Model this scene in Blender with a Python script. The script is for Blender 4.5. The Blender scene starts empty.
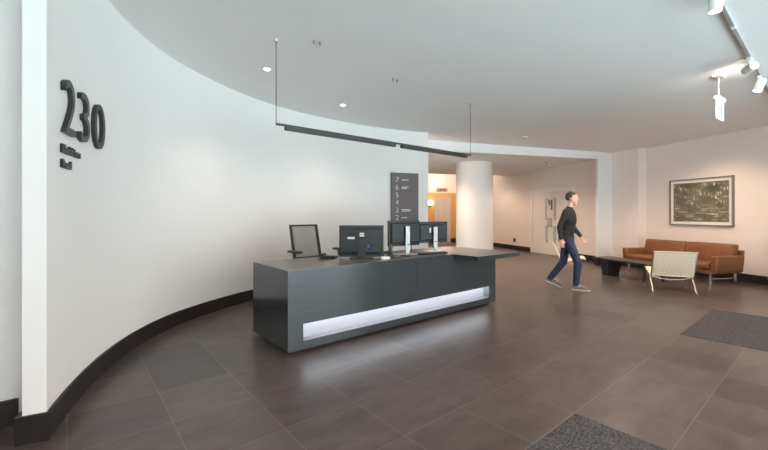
import bpy, bmesh, math, random
from mathutils import Vector, Matrix, Euler
random.seed(7)
PI = math.pi
SC = bpy.context.scene
COL = SC.collection
H = 1.35
V = Vector

# ------------------------------------------------------------------ materials
def new_mat(name):
    m = bpy.data.materials.new(name); m.use_nodes = True
    nt = m.node_tree
    return m, nt, nt.nodes['Principled BSDF']

def mat(name, col, rough=.5, metal=0., spec=.5, noise=0., nscale=20., bump=0., bscale=200., stretch=(1, 1, 1), coat=0., emit=None, estr=0.):
    m, nt, b = new_mat(name)
    N, L = nt.nodes, nt.links
    b.inputs['Base Color'].default_value = (*col, 1)
    b.inputs['Roughness'].default_value = rough
    b.inputs['Metallic'].default_value = metal
    b.inputs['Specular IOR Level'].default_value = spec
    b.inputs['Coat Weight'].default_value = coat
    if emit:
        b.inputs['Emission Color'].default_value = (*emit, 1)
        b.inputs['Emission Strength'].default_value = estr
    tc = N.new('ShaderNodeTexCoord'); mp = N.new('ShaderNodeMapping')
    mp.inputs['Scale'].default_value = stretch
    L.new(tc.outputs['Object'], mp.inputs[0])
    if noise:
        n = N.new('ShaderNodeTexNoise'); n.inputs['Scale'].default_value = nscale; n.inputs['Detail'].default_value = 5
        L.new(mp.outputs[0], n.inputs['Vector'])
        r = N.new('ShaderNodeValToRGB')
        r.color_ramp.elements[0].position = .3; r.color_ramp.elements[1].position = .7
        r.color_ramp.elements[0].color = (*[c * (1 - noise) for c in col], 1)
        r.color_ramp.elements[1].color = (*[min(1, c * (1 + noise)) for c in col], 1)
        L.new(n.outputs['Fac'], r.inputs[0]); L.new(r.outputs[0], b.inputs['Base Color'])
    if bump:
        n = N.new('ShaderNodeTexNoise'); n.inputs['Scale'].default_value = bscale
        L.new(mp.outputs[0], n.inputs['Vector'])
        bp = N.new('ShaderNodeBump'); bp.inputs['Strength'].default_value = bump; bp.inputs['Distance'].default_value = .002
        L.new(n.outputs['Fac'], bp.inputs['Height']); L.new(bp.outputs[0], b.inputs['Normal'])
    return m

def tile_material():
    m, nt, b = new_mat('porcelain_floor_tile')
    N, L = nt.nodes, nt.links
    g = N.new('ShaderNodeNewGeometry')
    off = N.new('ShaderNodeVectorMath'); off.operation = 'SUBTRACT'; off.inputs[1].default_value = (.505, .615, 0)
    div = N.new('ShaderNodeVectorMath'); div.operation = 'DIVIDE'; div.inputs[1].default_value = (.531, .540, 1)
    L.new(g.outputs['Position'], off.inputs[0]); L.new(off.outputs[0], div.inputs[0])
    fl = N.new('ShaderNodeVectorMath'); fl.operation = 'FLOOR'; fr = N.new('ShaderNodeVectorMath'); fr.operation = 'FRACTION'
    L.new(div.outputs[0], fl.inputs[0]); L.new(div.outputs[0], fr.inputs[0])
    wn = N.new('ShaderNodeTexWhiteNoise'); wn.noise_dimensions = '2D'; L.new(fl.outputs[0], wn.inputs['Vector'])
    # stone clouding, streaked along a direction that differs per tile
    add = N.new('ShaderNodeVectorMath'); add.operation = 'MULTIPLY_ADD'
    L.new(wn.outputs['Color'], add.inputs[0]); add.inputs[1].default_value = (30, 30, 0); L.new(g.outputs['Position'], add.inputs[2])
    mp = N.new('ShaderNodeMapping'); mp.inputs['Scale'].default_value = (1.2, 3.0, 1); L.new(add.outputs[0], mp.inputs[0])
    no = N.new('ShaderNodeTexNoise'); no.inputs['Scale'].default_value = 2.4; no.inputs['Detail'].default_value = 9; no.inputs['Roughness'].default_value = .62
    L.new(mp.outputs[0], no.inputs['Vector'])
    r1 = N.new('ShaderNodeValToRGB'); e = r1.color_ramp.elements
    e[0].position = 0.0; e[0].color = (.046, .038, .036, 1)
    e[1].position = 1.0; e[1].color = (.088, .068, .060, 1)
    x = e.new(.22); x.color = (.073, .055, .049, 1)
    L.new(wn.outputs['Value'], r1.inputs[0])
    r2 = N.new('ShaderNodeMapRange'); r2.inputs['From Min'].default_value = .3; r2.inputs['From Max'].default_value = .7
    r2.inputs['To Min'].default_value = .62; r2.inputs['To Max'].default_value = 1.38
    L.new(no.outputs['Fac'], r2.inputs['Value'])
    mul = N.new('ShaderNodeVectorMath'); mul.operation = 'SCALE'; L.new(r1.outputs[0], mul.inputs[0]); L.new(r2.outputs[0], mul.inputs['Scale'])
    # grout
    sx = N.new('ShaderNodeSeparateXYZ'); L.new(fr.outputs[0], sx.inputs[0])
    def edge(sock):
        a = N.new('ShaderNodeMath'); a.operation = 'SUBTRACT'; a.inputs[1].default_value = .5; L.new(sock, a.inputs[0])
        c = N.new('ShaderNodeMath'); c.operation = 'ABSOLUTE'; L.new(a.outputs[0], c.inputs[0])
        d = N.new('ShaderNodeMath'); d.operation = 'GREATER_THAN'; d.inputs[1].default_value = .4955; L.new(c.outputs[0], d.inputs[0])
        return d.outputs[0]
    mx = N.new('ShaderNodeMath'); mx.operation = 'MAXIMUM'; L.new(edge(sx.outputs[0]), mx.inputs[0]); L.new(edge(sx.outputs[1]), mx.inputs[1])
    mix = N.new('ShaderNodeMix'); mix.data_type = 'RGBA'
    L.new(mx.outputs[0], mix.inputs['Factor']); L.new(mul.outputs[0], mix.inputs['A']); mix.inputs['B'].default_value = (.165, .138, .119, 1)
    L.new(mix.outputs['Result'], b.inputs['Base Color'])
    rr = N.new('ShaderNodeMapRange'); rr.inputs['To Min'].default_value = .27; rr.inputs['To Max'].default_value = .33
    L.new(no.outputs['Fac'], rr.inputs['Value']); L.new(rr.outputs[0], b.inputs['Roughness'])
    b.inputs['Specular IOR Level'].default_value = .52
    bp = N.new('ShaderNodeBump'); bp.inputs['Strength'].default_value = .25; bp.inputs['Distance'].default_value = .002; bp.invert = True
    L.new(mx.outputs[0], bp.inputs['Height']); L.new(bp.outputs[0], b.inputs['Normal'])
    return m

def mat_carpet():
    m, nt, b = new_mat('entrance_matting')
    N, L = nt.nodes, nt.links
    tc = N.new('ShaderNodeTexCoord')
    n = N.new('ShaderNodeTexNoise'); n.inputs['Scale'].default_value = 120; n.inputs['Detail'].default_value = 3; L.new(tc.outputs['Object'], n.inputs['Vector'])
    r = N.new('ShaderNodeValToRGB'); e = r.color_ramp.elements
    e[0].position = .40; e[0].color = (.036, .035, .038, 1); e[1].position = .66; e[1].color = (.140, .130, .130, 1)
    L.new(n.outputs['Fac'], r.inputs[0]); L.new(r.outputs[0], b.inputs['Base Color'])
    b.inputs['Roughness'].default_value = .95; b.inputs['Specular IOR Level'].default_value = .1
    bp = N.new('ShaderNodeBump'); bp.inputs['Strength'].default_value = .6; bp.inputs['Distance'].default_value = .004
    L.new(n.outputs['Fac'], bp.inputs['Height']); L.new(bp.outputs[0], b.inputs['Normal'])
    return m

def mat_cane():
    """Woven cane: over-under strands in two directions."""
    m, nt, b = new_mat('woven_cane')
    N, L = nt.nodes, nt.links
    tc = N.new('ShaderNodeTexCoord')
    mp = N.new('ShaderNodeMapping'); mp.inputs['Scale'].default_value = (1, 1, 1); L.new(tc.outputs['UV'], mp.inputs[0])
    ch = N.new('ShaderNodeTexChecker'); ch.inputs['Scale'].default_value = 1.0; L.new(mp.outputs[0], ch.inputs['Vector'])
    ch.inputs['Color1'].default_value = (.95, .84, .68, 1); ch.inputs['Color2'].default_value = (.86, .73, .56, 1)
    w = N.new('ShaderNodeTexWave'); w.wave_type = 'BANDS'; w.bands_direction = 'X'; w.inputs['Scale'].default_value = .5; L.new(mp.outputs[0], w.inputs['Vector'])
    r = N.new('ShaderNodeMapRange'); r.inputs['To Min'].default_value = .78; r.inputs['To Max'].default_value = 1.05; L.new(w.outputs['Fac'], r.inputs['Value'])
    sc = N.new('ShaderNodeVectorMath'); sc.operation = 'SCALE'; L.new(ch.outputs['Color'], sc.inputs[0]); L.new(r.outputs[0], sc.inputs['Scale'])
    L.new(sc.outputs[0], b.inputs['Base Color']); b.inputs['Roughness'].default_value = .55
    bp = N.new('ShaderNodeBump'); bp.inputs['Strength'].default_value = .5; bp.inputs['Distance'].default_value = .004
    L.new(w.outputs['Fac'], bp.inputs['Height']); L.new(bp.outputs[0], b.inputs['Normal'])
    return m

def mat_mesh():
    m, nt, b = new_mat('chair_mesh_net')
    N, L = nt.nodes, nt.links
    b.inputs['Base Color'].default_value = (.16, .145, .14, 1); b.inputs['Roughness'].default_value = .7
    t = N.new('ShaderNodeBsdfTransparent'); mx = N.new('ShaderNodeMixShader'); mx.inputs[0].default_value = .58
    L.new(t.outputs[0], mx.inputs[1]); L.new(b.outputs[0], mx.inputs[2])
    L.new(mx.outputs[0], N['Material Output'].inputs[0])
    return m

def mat_artwork():
    """Dark olive print of light streaks over rippled water."""
    m, nt, b = new_mat('night_water_print')
    N, L = nt.nodes, nt.links
    tc = N.new('ShaderNodeTexCoord')
    def noise(scale, stretch, detail=4, rough=.6):
        mp = N.new('ShaderNodeMapping'); mp.inputs['Scale'].default_value = stretch; L.new(tc.outputs['UV'], mp.inputs[0])
        n = N.new('ShaderNodeTexNoise'); n.inputs['Scale'].default_value = scale; n.inputs['Detail'].default_value = detail; n.inputs['Roughness'].default_value = rough
        L.new(mp.outputs[0], n.inputs['Vector']); return n.outputs['Fac']
    def rng(s, a, c, d=0., e=1.):
        r = N.new('ShaderNodeMapRange'); r.inputs['From Min'].default_value = a; r.inputs['From Max'].default_value = c
        r.inputs['To Min'].default_value = d; r.inputs['To Max'].default_value = e; L.new(s, r.inputs['Value']); return r.outputs[0]
    def math_(op, a, c):
        k = N.new('ShaderNodeMath'); k.operation = op; L.new(a, k.inputs[0])
        if isinstance(c, float): k.inputs[1].default_value = c
        else: L.new(c, k.inputs[1])
        return k.outputs[0]
    sep = N.new('ShaderNodeSeparateXYZ'); L.new(tc.outputs['UV'], sep.inputs[0])
    v = sep.outputs[1]
    base = N.new('ShaderNodeValToRGB'); e = base.color_ramp.elements
    e[0].color = (.060, .054, .044, 1); e[1].color = (.24, .225, .15, 1); e[0].position = .25; e[1].position = .75
    L.new(noise(3.2, (1, 1.3, 1)), base.inputs[0])
    fine = rng(noise(5.5, (7, 1.1, 1), 5, .7), .50, .64)             # upright streaks of light
    patch = rng(noise(4.2, (1, 1.6, 1), 2), .49, .60)
    up = math_('MULTIPLY', math_('MULTIPLY', fine, patch), rng(v, .25, .45))
    rip = rng(noise(4.5, (1, 5, 1), 5, .7), .53, .68)                # level ripples below
    low = math_('MULTIPLY', rip, rng(v, .50, .30))
    s = math_('MAXIMUM', up, low)
    mix = N.new('ShaderNodeMix'); mix.data_type = 'RGBA'; L.new(s, mix.inputs['Factor'])
    L.new(base.outputs[0], mix.inputs['A']); mix.inputs['B'].default_value = (.92, .82, .72, 1)
    L.new(mix.outputs['Result'], b.inputs['Base Color']); b.inputs['Roughness'].default_value = .35
    return m

def mat_glass(name, tint=(.75, .85, .9), alpha=.35):
    m, nt, b = new_mat(name)
    N, L = nt.nodes, nt.links
    b.inputs['Base Color'].default_value = (*tint, 1); b.inputs['Roughness'].default_value = .05
    t = N.new('ShaderNodeBsdfTransparent'); mx = N.new('ShaderNodeMixShader'); mx.inputs[0].default_value = alpha
    L.new(t.outputs[0], mx.inputs[1]); L.new(b.outputs[0], mx.inputs[2]); L.new(mx.outputs[0], N['Material Output'].inputs[0])
    return m

def mat_emit(name, col, s):
    m, nt, b = new_mat(name)
    N, L = nt.nodes, nt.links
    e = N.new('ShaderNodeEmission'); e.inputs[0].default_value = (*col, 1); e.inputs[1].default_value = s
    L.new(e.outputs[0], N['Material Output'].inputs[0])
    return m

M = dict(
    wall=mat('matt_white_plaster', (.78, .765, .745), .75, spec=.25, bump=.05, bscale=120),
    warmlit=mat('white_plaster_warm_lit', (.79, .715, .66), .75, spec=.25, bump=.05, bscale=120),  # pink of the warm lamplight put into the white plaster colour
    ceil=mat('white_ceiling_paint', (.90, .885, .87), .8, spec=.2),
    paint=mat('white_satin_paint', (.80, .80, .79), .45),
    skirting=mat('black_tile_skirting', (.019, .016, .0155), .42, spec=.35, noise=.15, nscale=6),
    desk=mat('graphite_lacquered_steel', (.082, .099, .108), .17, metal=.55, noise=.04, nscale=3, stretch=(.4, 1, 14)),  # blue of the reflected daylight put into the grey base colour
    desktop=mat('taupe_grey_countertop', (.125, .108, .098), .28, noise=.10, nscale=3, stretch=(1, 4, 1)),
    black=mat('black_plastic', (.018, .018, .020), .42, bump=.1, bscale=400),
    dark=mat('charcoal_metal', (.050, .046, .047), .45, metal=.3),
    monitorblack=mat('dark_monitor_plastic', (.026, .033, .037), .32, noise=.1, nscale=4),
    silver=mat('brushed_silver', (.62, .66, .68), .38, metal=.35),
    chrome=mat('polished_chrome', (.72, .72, .71), .18, metal=1),
    steel=mat('satin_steel', (.60, .57, .53), .33, metal=1),
    white=mat('white_plastic', (.80, .80, .80), .4),
    grey=mat('pale_grey_fitting', (.55, .54, .52), .45),
    blue=mat('blue_plug', (.03, .10, .55), .4),
    sign=mat('taupe_brown_sign_panel', (.105, .085, .085), .5, noise=.05, nscale=8),
    signtext=mat('white_sign_lettering', (.75, .72, .70), .5),
    letter=mat('black_sign_letter', (.018, .020, .023), .4),
    leather=mat('tan_leather', (.175, .067, .020), .42, noise=.13, nscale=7, bump=.25, bscale=160),
    tablewood=mat('black_stained_wood', (.022, .018, .018), .35, noise=.25, nscale=5, stretch=(1, 10, 1)),
    oak=mat('honey_oak_panel', (.72, .36, .10), .4, noise=.10, nscale=4, stretch=(6, 6, .6)),
    lift=mat('champagne_lift_door', (.72, .58, .49), .38, metal=.35),
    liftframe=mat('stainless_lift_frame', (.66, .63, .60), .3, metal=.6),
    door=mat('cream_door_paint', (.74, .70, .65), .4),
    skin=mat('skin', (.72, .42, .33), .5, noise=.06, nscale=14),
    hair=mat('dark_brown_hair', (.045, .030, .024), .6, noise=.3, nscale=60, bump=.5, bscale=160),
    sweater=mat('charcoal_black_knit', (.020, .018, .021), .85, noise=.15, nscale=60, bump=.4, bscale=260),
    jeans=mat('indigo_denim', (.030, .040, .085), .8, noise=.3, nscale=18, bump=.3, bscale=300),
    shoe=mat('olive_grey_suede', (.14, .12, .095), .8, noise=.12, nscale=40),
    shoeblue=mat('pale_blue_laces', (.36, .47, .68), .6),
    sole=mat('off_white_rubber', (.50, .47, .42), .6),
    eye=mat('eye_white', (.75, .73, .70), .3),
    iris=mat('dark_iris', (.03, .02, .015), .25),
    lip=mat('lip', (.52, .22, .19), .5),
    matboard=mat('cream_mount_board', (.78, .73, .68), .7),
    artframe=mat('grey_metal_picture_frame', (.22, .205, .195), .4, metal=.3),
    brass=mat('brown_metal_letters', (.25, .15, .09), .4, metal=.3),
    pave=mat('blue_bounce_pavement', (.42, .55, .61), .8, noise=.1, nscale=2),  # blue put into the unseen pavement to cool light bounced onto the ceiling
    facade=mat('window_metal', (.10, .105, .11), .4, metal=.4),
    niche=mat('white_niche_lining', (.22, .215, .24), .5),
    tile=tile_material(), carpet=mat_carpet(), cane=mat_cane(), net=mat_mesh(), art=mat_artwork(),
    doorglass=mat_glass('pale_door_glass', (.62, .72, .77), .6), visor=mat_glass('picture_glazing', (.9, .9, .9), .05),
    lamp=mat_emit('lit_lamp_lens', (1, .90, .76), 8),
    coollamp=mat_emit('lit_led_strip', (.86, .92, 1), 9),
    slotback=mat('slot_back_glow', (.30, .31, .34), .5, emit=(.90, .92, 1), estr=.05),  # slot's back panel, faint glow added to the LED light falling on it
    globe=mat_emit('lit_opal_globe', (1, .95, .85), 5),
    exitface=mat_emit('lit_exit_face', (.80, .96, .98), 1.15),
    exitmark=mat_emit('lit_exit_pictogram', (.25, .72, .66), .9),
)

# ------------------------------------------------------------------ mesh helpers
def BM():
    return bmesh.new()

def add_box(bm, lo, hi, bevel=0., seg=2, mtx=None):
    lo, hi = V(lo), V(hi)
    vs = [bm.verts.new((x, y, z)) for x in (lo.x, hi.x) for y in (lo.y, hi.y) for z in (lo.z, hi.z)]
    F = [(0, 1, 3, 2), (4, 6, 7, 5), (0, 4, 5, 1), (2, 3, 7, 6), (0, 2, 6, 4), (1, 5, 7, 3)]
    fs = [bm.faces.new([vs[i] for i in f]) for f in F]
    if bevel > 0:
        es = list({e for f in fs for e in f.edges})
        r = bmesh.ops.bevel(bm, geom=es, offset=bevel, segments=seg, profile=.5, affect='EDGES')
        vs = list({v for f in r['faces'] for v in f.verts} | {v for v in vs if v.is_valid})
    if mtx is not None:
        for v in vs: v.co = mtx @ v.co
    return vs

def add_tube(bm, pts, rad, n=10, cap=True, flat=None):
    """Sweep a ring along pts; rad is one radius or one per point; flat=(a, b) sweeps an oblong section."""
    pts = [V(p) for p in pts]; k = len(pts)
    rs = [rad] * k if not isinstance(rad, (list, tuple)) else rad
    rings = []; up = None
    for i, p in enumerate(pts):
        t = (pts[min(i + 1, k - 1)] - pts[max(i - 1, 0)]).normalized()
        if up is None:
            up = V((0, 0, 1)) if abs(t.z) < .9 else V((1, 0, 0))
        x = t.cross(up)
        if x.length < 1e-4: x = t.orthogonal()
        x.normalize(); y = x.cross(t).normalized(); up = y
        ring = []
        for j in range(n):
            a = 2 * PI * j / n
            ca, sa = math.cos(a), math.sin(a)
            if flat: q = x * (ca * flat[0]) + y * (sa * flat[1])
            else: q = (x * ca + y * sa) * rs[i]
            ring.append(bm.verts.new(p + q))
        rings.append(ring)
    for a, c in zip(rings, rings[1:]):
        for j in range(n):
            bm.faces.new((a[j], a[(j + 1) % n], c[(j + 1) % n], c[j]))
    if cap:
        bm.faces.new(rings[0][::-1]); bm.faces.new(rings[-1])
    return [v for r in rings for v in r]

def add_capsule(bm, p, q, r0, r1, n=14):
    """Tapered limb with round ends."""
    p, q = V(p), V(q); d = (q - p).normalized()
    pts, rs = [], []
    for i in range(1, 5):
        a = PI / 2 * i / 5; pts.append(p - d * r0 * math.cos(a)); rs.append(max(r0 * math.sin(a), .0008))
    pts.append(p); rs.append(r0); pts.append(q); rs.append(r1)
    for i in range(4, 0, -1):
        a = PI / 2 * i / 5; pts.append(q + d * r1 * math.cos(a)); rs.append(max(r1 * math.sin(a), .0008))
    add_tube(bm, pts, rs, n)

def add_limb(bm, pts, rs, n=14):
    for i in range(len(pts) - 1): add_capsule(bm, pts[i], pts[i + 1], rs[i], rs[i + 1], n)

def add_ball(bm, c, r, u=16, v=10, rot=None):
    r = V(r) if not isinstance(r, (int, float)) else V((r, r, r))
    m = Matrix.Translation(V(c)) @ (rot.to_4x4() if rot else Matrix()) @ Matrix.Diagonal((*r, 1))
    return bmesh.ops.create_uvsphere(bm, u_segments=u, v_segments=v, radius=1, matrix=m)['verts']

def add_cyl(bm, c, r, h, n=24, r2=None, mtx=None):
    r2 = r if r2 is None else r2; c = V(c)
    a = [bm.verts.new(c + V((r * math.cos(2 * PI * i / n), r * math.sin(2 * PI * i / n), 0))) for i in range(n)]
    b = [bm.verts.new(c + V((r2 * math.cos(2 * PI * i / n), r2 * math.sin(2 * PI * i / n), h))) for i in range(n)]
    for i in range(n): bm.faces.new((a[i], a[(i + 1) % n], b[(i + 1) % n], b[i]))
    bm.faces.new(a[::-1]); bm.faces.new(b)
    if mtx is not None:
        for v in a + b: v.co = mtx @ v.co

def add_prism(bm, poly, z0, z1):
    """Vertical prism; z0 and z1 may be functions of (x, y)."""
    f0 = z0 if callable(z0) else (lambda x, y: z0); f1 = z1 if callable(z1) else (lambda x, y: z1)
    a = [bm.verts.new((x, y, f0(x, y))) for x, y in poly]; b = [bm.verts.new((x, y, f1(x, y))) for x, y in poly]
    n = len(poly)
    for i in range(n): bm.faces.new((a[i], a[(i + 1) % n], b[(i + 1) % n], b[i]))
    bm.faces.new(a[::-1]); bm.faces.new(b)

def add_band(bm, inner, outer, z0, z1):
    """Wall band between two equally long plan polylines."""
    f1 = z1 if callable(z1) else (lambda x, y: z1)
    R = []
    for (a, b) in zip(inner, outer):
        R.append([bm.verts.new((a[0], a[1], z0)), bm.verts.new((a[0], a[1], f1(*a))), bm.verts.new((b[0], b[1], f1(*b))), bm.verts.new((b[0], b[1], z0))])
    for p, q in zip(R, R[1:]):
        for i in range(4): bm.faces.new((p[i], p[(i + 1) % 4], q[(i + 1) % 4], q[i]))
    bm.faces.new(R[0][::-1]); bm.faces.new(R[-1])

def add_text(bm, text, size, depth, fn, bold=0., spacing=1.0, align='LEFT'):
    """Raised lettering; fn maps (u, v, w) in the text plane to a point."""
    cu = bpy.data.curves.new('lettering', 'FONT'); cu.body = text; cu.size = size; cu.extrude = depth / 2
    cu.resolution_u = 4; cu.offset = bold; cu.space_character = spacing; cu.align_x = align
    o = bpy.data.objects.new('lettering', cu); COL.objects.link(o)
    bpy.context.view_layer.update()
    me = bpy.data.meshes.new_from_object(o.evaluated_get(bpy.context.evaluated_depsgraph_get()))
    n0 = len(bm.verts); bm.from_mesh(me); bm.verts.ensure_lookup_table()
    for v in bm.verts[n0:]: v.co = fn(v.co.x, v.co.y, v.co.z + depth / 2)
    bpy.data.objects.remove(o); bpy.data.curves.remove(cu); bpy.data.meshes.remove(me)

def obj(name, bm, m, parent=None, smooth=False, angle=40, **props):
    bmesh.ops.recalc_face_normals(bm, faces=bm.faces)
    me = bpy.data.meshes.new(name); bm.to_mesh(me); bm.free()
    me.materials.append(m)
    if smooth:
        me.polygons.foreach_set('use_smooth', [True] * len(me.polygons))
        me.set_sharp_from_angle(angle=math.radians(angle))
    o = bpy.data.objects.new(name, me); COL.objects.link(o)
    if parent: o.parent = parent
    for k, x in props.items(): o[k] = x
    return o

def fuse(name, bm, m, parent=None, voxel=.007, smooth=6, **props):
    """Overlapping limbs become one continuous surface."""
    bmesh.ops.recalc_face_normals(bm, faces=bm.faces)
    me = bpy.data.meshes.new(name); bm.to_mesh(me); bm.free()
    t = bpy.data.objects.new(name + '_draft', me); COL.objects.link(t)
    r = t.modifiers.new('r', 'REMESH'); r.mode = 'VOXEL'; r.voxel_size = voxel
    s = t.modifiers.new('s', 'SMOOTH'); s.factor = .5; s.iterations = smooth
    bpy.context.view_layer.update()
    me2 = bpy.data.meshes.new_from_object(t.evaluated_get(bpy.context.evaluated_depsgraph_get()))
    bpy.data.objects.remove(t); bpy.data.meshes.remove(me)
    me2.name = name; me2.materials.clear(); me2.materials.append(m)
    me2.polygons.foreach_set('use_smooth', [True] * len(me2.polygons))
    o = bpy.data.objects.new(name, me2); COL.objects.link(o)
    if parent: o.parent = parent
    for k, x in props.items(): o[k] = x
    return o

def thing(name, label, cat, loc=(0, 0, 0), rotz=0., group=None):
    o = bpy.data.objects.new(name, None); o.empty_display_size = .1; COL.objects.link(o)
    o.location = loc; o.rotation_euler = (0, 0, rotz)
    o['label'] = label; o['category'] = cat
    if group: o['group'] = group
    return o

def tag(o, label, cat, group=None):
    o['label'] = label; o['category'] = cat
    if group: o['group'] = group
    return o

def struct(name, bm, m, parent=None, **k):
    o = obj(name, bm, m, parent, **k)
    if parent is None: o['kind'] = 'structure'
    return o

def dup(root, loc, rotz=None, label=None, group=None):
    r = root.copy(); COL.objects.link(r); r.location = loc
    if rotz is not None: r.rotation_euler = (0, 0, rotz)
    if label: r['label'] = label
    if group: r['group'] = group
    for ch in list(root.children):
        c = ch.copy(); COL.objects.link(c); c.parent = r
        for g in list(ch.children):
            d = g.copy(); COL.objects.link(d); d.parent = c
    return r

# ------------------------------------------------------------------ plan of the lobby
def zc(x, y=0): return 3.26 - .018 * x            # the main ceiling falls slightly towards the lounge
W = V((.420, .907)).normalized()                  # direction of the lounge wall and door wall
B = V((W.y, -W.x))                                # square to it, away from the room
A = V((11.436, 3.998))                            # corner of door wall and beam
P638 = V((11.104, 3.282)); S = V((11.367, 3.160)) # pilaster corner, lounge wall corner
CC = V((4.05, 2.05))
TH = [62.2, 77, 93, 106, 115, 125, 135, 143, 151, 160, 166.6]
RR = [4.17, 4.175, 4.19, 4.28, 4.32, 4.345, 4.385, 4.375, 4.34, 4.30, 4.287]
def rad_at(th):                                   # smooth radius of the curved wall
    i = max(0, min(len(TH) - 2, max(k for k in range(len(TH)) if TH[k] <= th + 1e-9) if th >= TH[0] else 0))
    t = (th - TH[i]) / (TH[i + 1] - TH[i])
    p0, p1, p2, p3 = RR[max(i - 1, 0)], RR[i], RR[i + 1], RR[min(i + 2, len(RR) - 1)]
    return .5 * (2 * p1 + (p2 - p0) * t + (2 * p0 - 5 * p1 + 4 * p2 - p3) * t * t + (3 * p1 - p0 - 3 * p2 + p3) * t ** 3)
def curve(th, off=0.):                            # off > 0 goes into the room
    r = rad_at(th) - off; a = math.radians(th)
    return (CC.x + r * math.cos(a), CC.y + r * math.sin(a))
def curve_at(th0, u, z, off):                     # u metres to the right along the wall from angle th0
    x, y = curve(th0 - math.degrees(u / 4.3), off); return V((x, y, z))
def wl(s, bo=0., o=S): p = o + W * s + B * bo; return (p.x, p.y)   # point by the lounge wall: s along it, bo behind it
def beam_pt(u, back=0.): p = A + B * u + W * back; return (p.x, p.y)

# floor, mats
bm = BM(); add_prism(bm, [(-3.6, -2.9), (8.9, -2.9), (13.2, 3.3), (17.5, 12.2), (10.2, 15.5), (-3.6, 7.5)], -.1, 0)
struct('floor', bm, M['tile'])
bm = BM(); add_prism(bm, [(-30, -40), (40, -40), (40, -2.9), (-30, -2.9)], -.12, -.02)
struct('pavement', bm, M['pave'])
bm = BM(); add_prism(bm, [(5.29, -1.4), (7.07, -1.4), (7.07, 1.155), (5.29, 1.155)], -.01, .004)
tag(obj('entrance_mat', bm, M['carpet']), 'dark speckled entrance mat on the floor before the lounge chair', 'mat')
bm = BM(); add_prism(bm, [(.85, -1.4), (2.63, -1.4), (2.63, 1.145), (.85, 1.145)], -.01, .004)
tag(obj('entrance_mat', bm, M['carpet']), 'dark speckled entrance mat cut off by the bottom of the picture', 'mat')

# curved wall and its skirting
ths = [166.6 - (166.6 - 62.2) * i / 90 for i in range(91)]
bm = BM(); add_band(bm, [curve(t) for t in ths], [curve(t, -.112) for t in ths], 0, lambda x, y: zc(x) + .02)
struct('wall_curved', bm, M['wall'], smooth=True, angle=30)
bm = BM()
t2 = [166.86] + ths[1:]
add_band(bm, [curve(t if i else 166.6, .016) for i, t in enumerate(ths)], [curve(t, .0) for t in ths], 0, .165)
e0, e1 = V(curve(166.6, .016)), V(curve(166.6, -.142)); d = V((e0 - e1)).normalized(); f_ = V((d.y, -d.x)) * .018
add_prism(bm, [(e1 + f_)[:], (e0 + f_)[:], e0[:], e1[:]], 0, .165)
e2 = V(curve(163.5, -.142)); e3 = V(curve(163.5, -.112)); e4 = V(curve(166.6, -.112))
add_prism(bm, [e1[:], e4[:], e3[:], e2[:]], 0, .165)
struct('baseboard_curved', bm, M['skirting'])
# left wall behind the end of the curved wall
bm = BM(); add_box(bm, (-3.6, 3.40, 0), (-.36, 3.55, 3.33)); add_box(bm, (-.36, 3.40, 0), (-.20, 3.55, 3.33)); add_box(bm, (-3.6, -2.75, 0), (-3.45, 3.40, 3.36))
struct('wall_left', bm, M['wall'])
bm = BM(); add_box(bm, (-3.45, 3.382, 0), (-.27, 3.40, .165)); struct('baseboard_left', bm, M['skirting'])

# lounge wall with pilaster, door wall
inn = [wl(-7.0), (S.x, S.y), (P638.x, P638.y), (A.x, A.y)]
bm = BM()
add_prism(bm, [wl(-7.0), wl(0), wl(0, .15), wl(-7.0, .15)], 0, lambda x, y: zc(x) + .02)
q = P638; add_prism(bm, [(q.x, q.y), (A.x, A.y), (A + B * .45)[:], wl(.85, .15), wl(0, .15), (S.x, S.y)], 0, lambda x, y: zc(x) + .02)
struct('wall_right', bm, M['warmlit'])
bm = BM()
add_prism(bm, [(A + W * .0)[:], (A + W * 9.6)[:], (A + W * 9.6 + B * .15)[:], (A + B * .15)[:]], 0, 3.7)
struct('wall_back', bm, M['warmlit'])
bm = BM()
add_prism(bm, [wl(-7.0, -.018), wl(-.0, -.018), wl(0), wl(-7.0)], 0, .165)
add_prism(bm, [(P638 - B * .018 - W * .018)[:], (A - B * .018)[:], (A)[:], (P638)[:]], 0, .165)
add_prism(bm, [(P638 - B * .018 - W * .018)[:], (P638)[:], (S)[:], (S - W * .018)[:]], 0, .165)
struct('baseboard_right', bm, M['skirting'])
DS0, DS1 = 1.39, 3.50     # door frame along the door wall, metres beyond the beam (measured from A)
bm = BM()
for s0, s1 in ((.26, DS0), (DS1, 9.5)):
    add_prism(bm, [(A + W * s0 - B * .018)[:], (A + W * s1 - B * .018)[:], (A + W * s1)[:], (A + W * s0)[:]], 0, .165)
struct('baseboard_back', bm, M['skirting'])
# beam and jamb that frame the opening
bm = BM(); add_prism(bm, [beam_pt(-6.6), beam_pt(0), beam_pt(0, .08), beam_pt(-6.6, .08)], lambda x, y: 2.87 + .005 * (11.4 - x), lambda x, y: zc(x) + .01)
add_prism(bm, [beam_pt(-.468), beam_pt(0), beam_pt(0, .08), beam_pt(-.468, .08)], 0, 2.9)
struct('trim_1', bm, M['paint'])
bm = BM(); add_prism(bm, [beam_pt(-.486, -.018), beam_pt(-.018, -.018), beam_pt(-.018), beam_pt(-.468), beam_pt(-.468, .08), beam_pt(-.486, .08)], 0, .165)
struct('baseboard_jamb', bm, M['skirting'])

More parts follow.
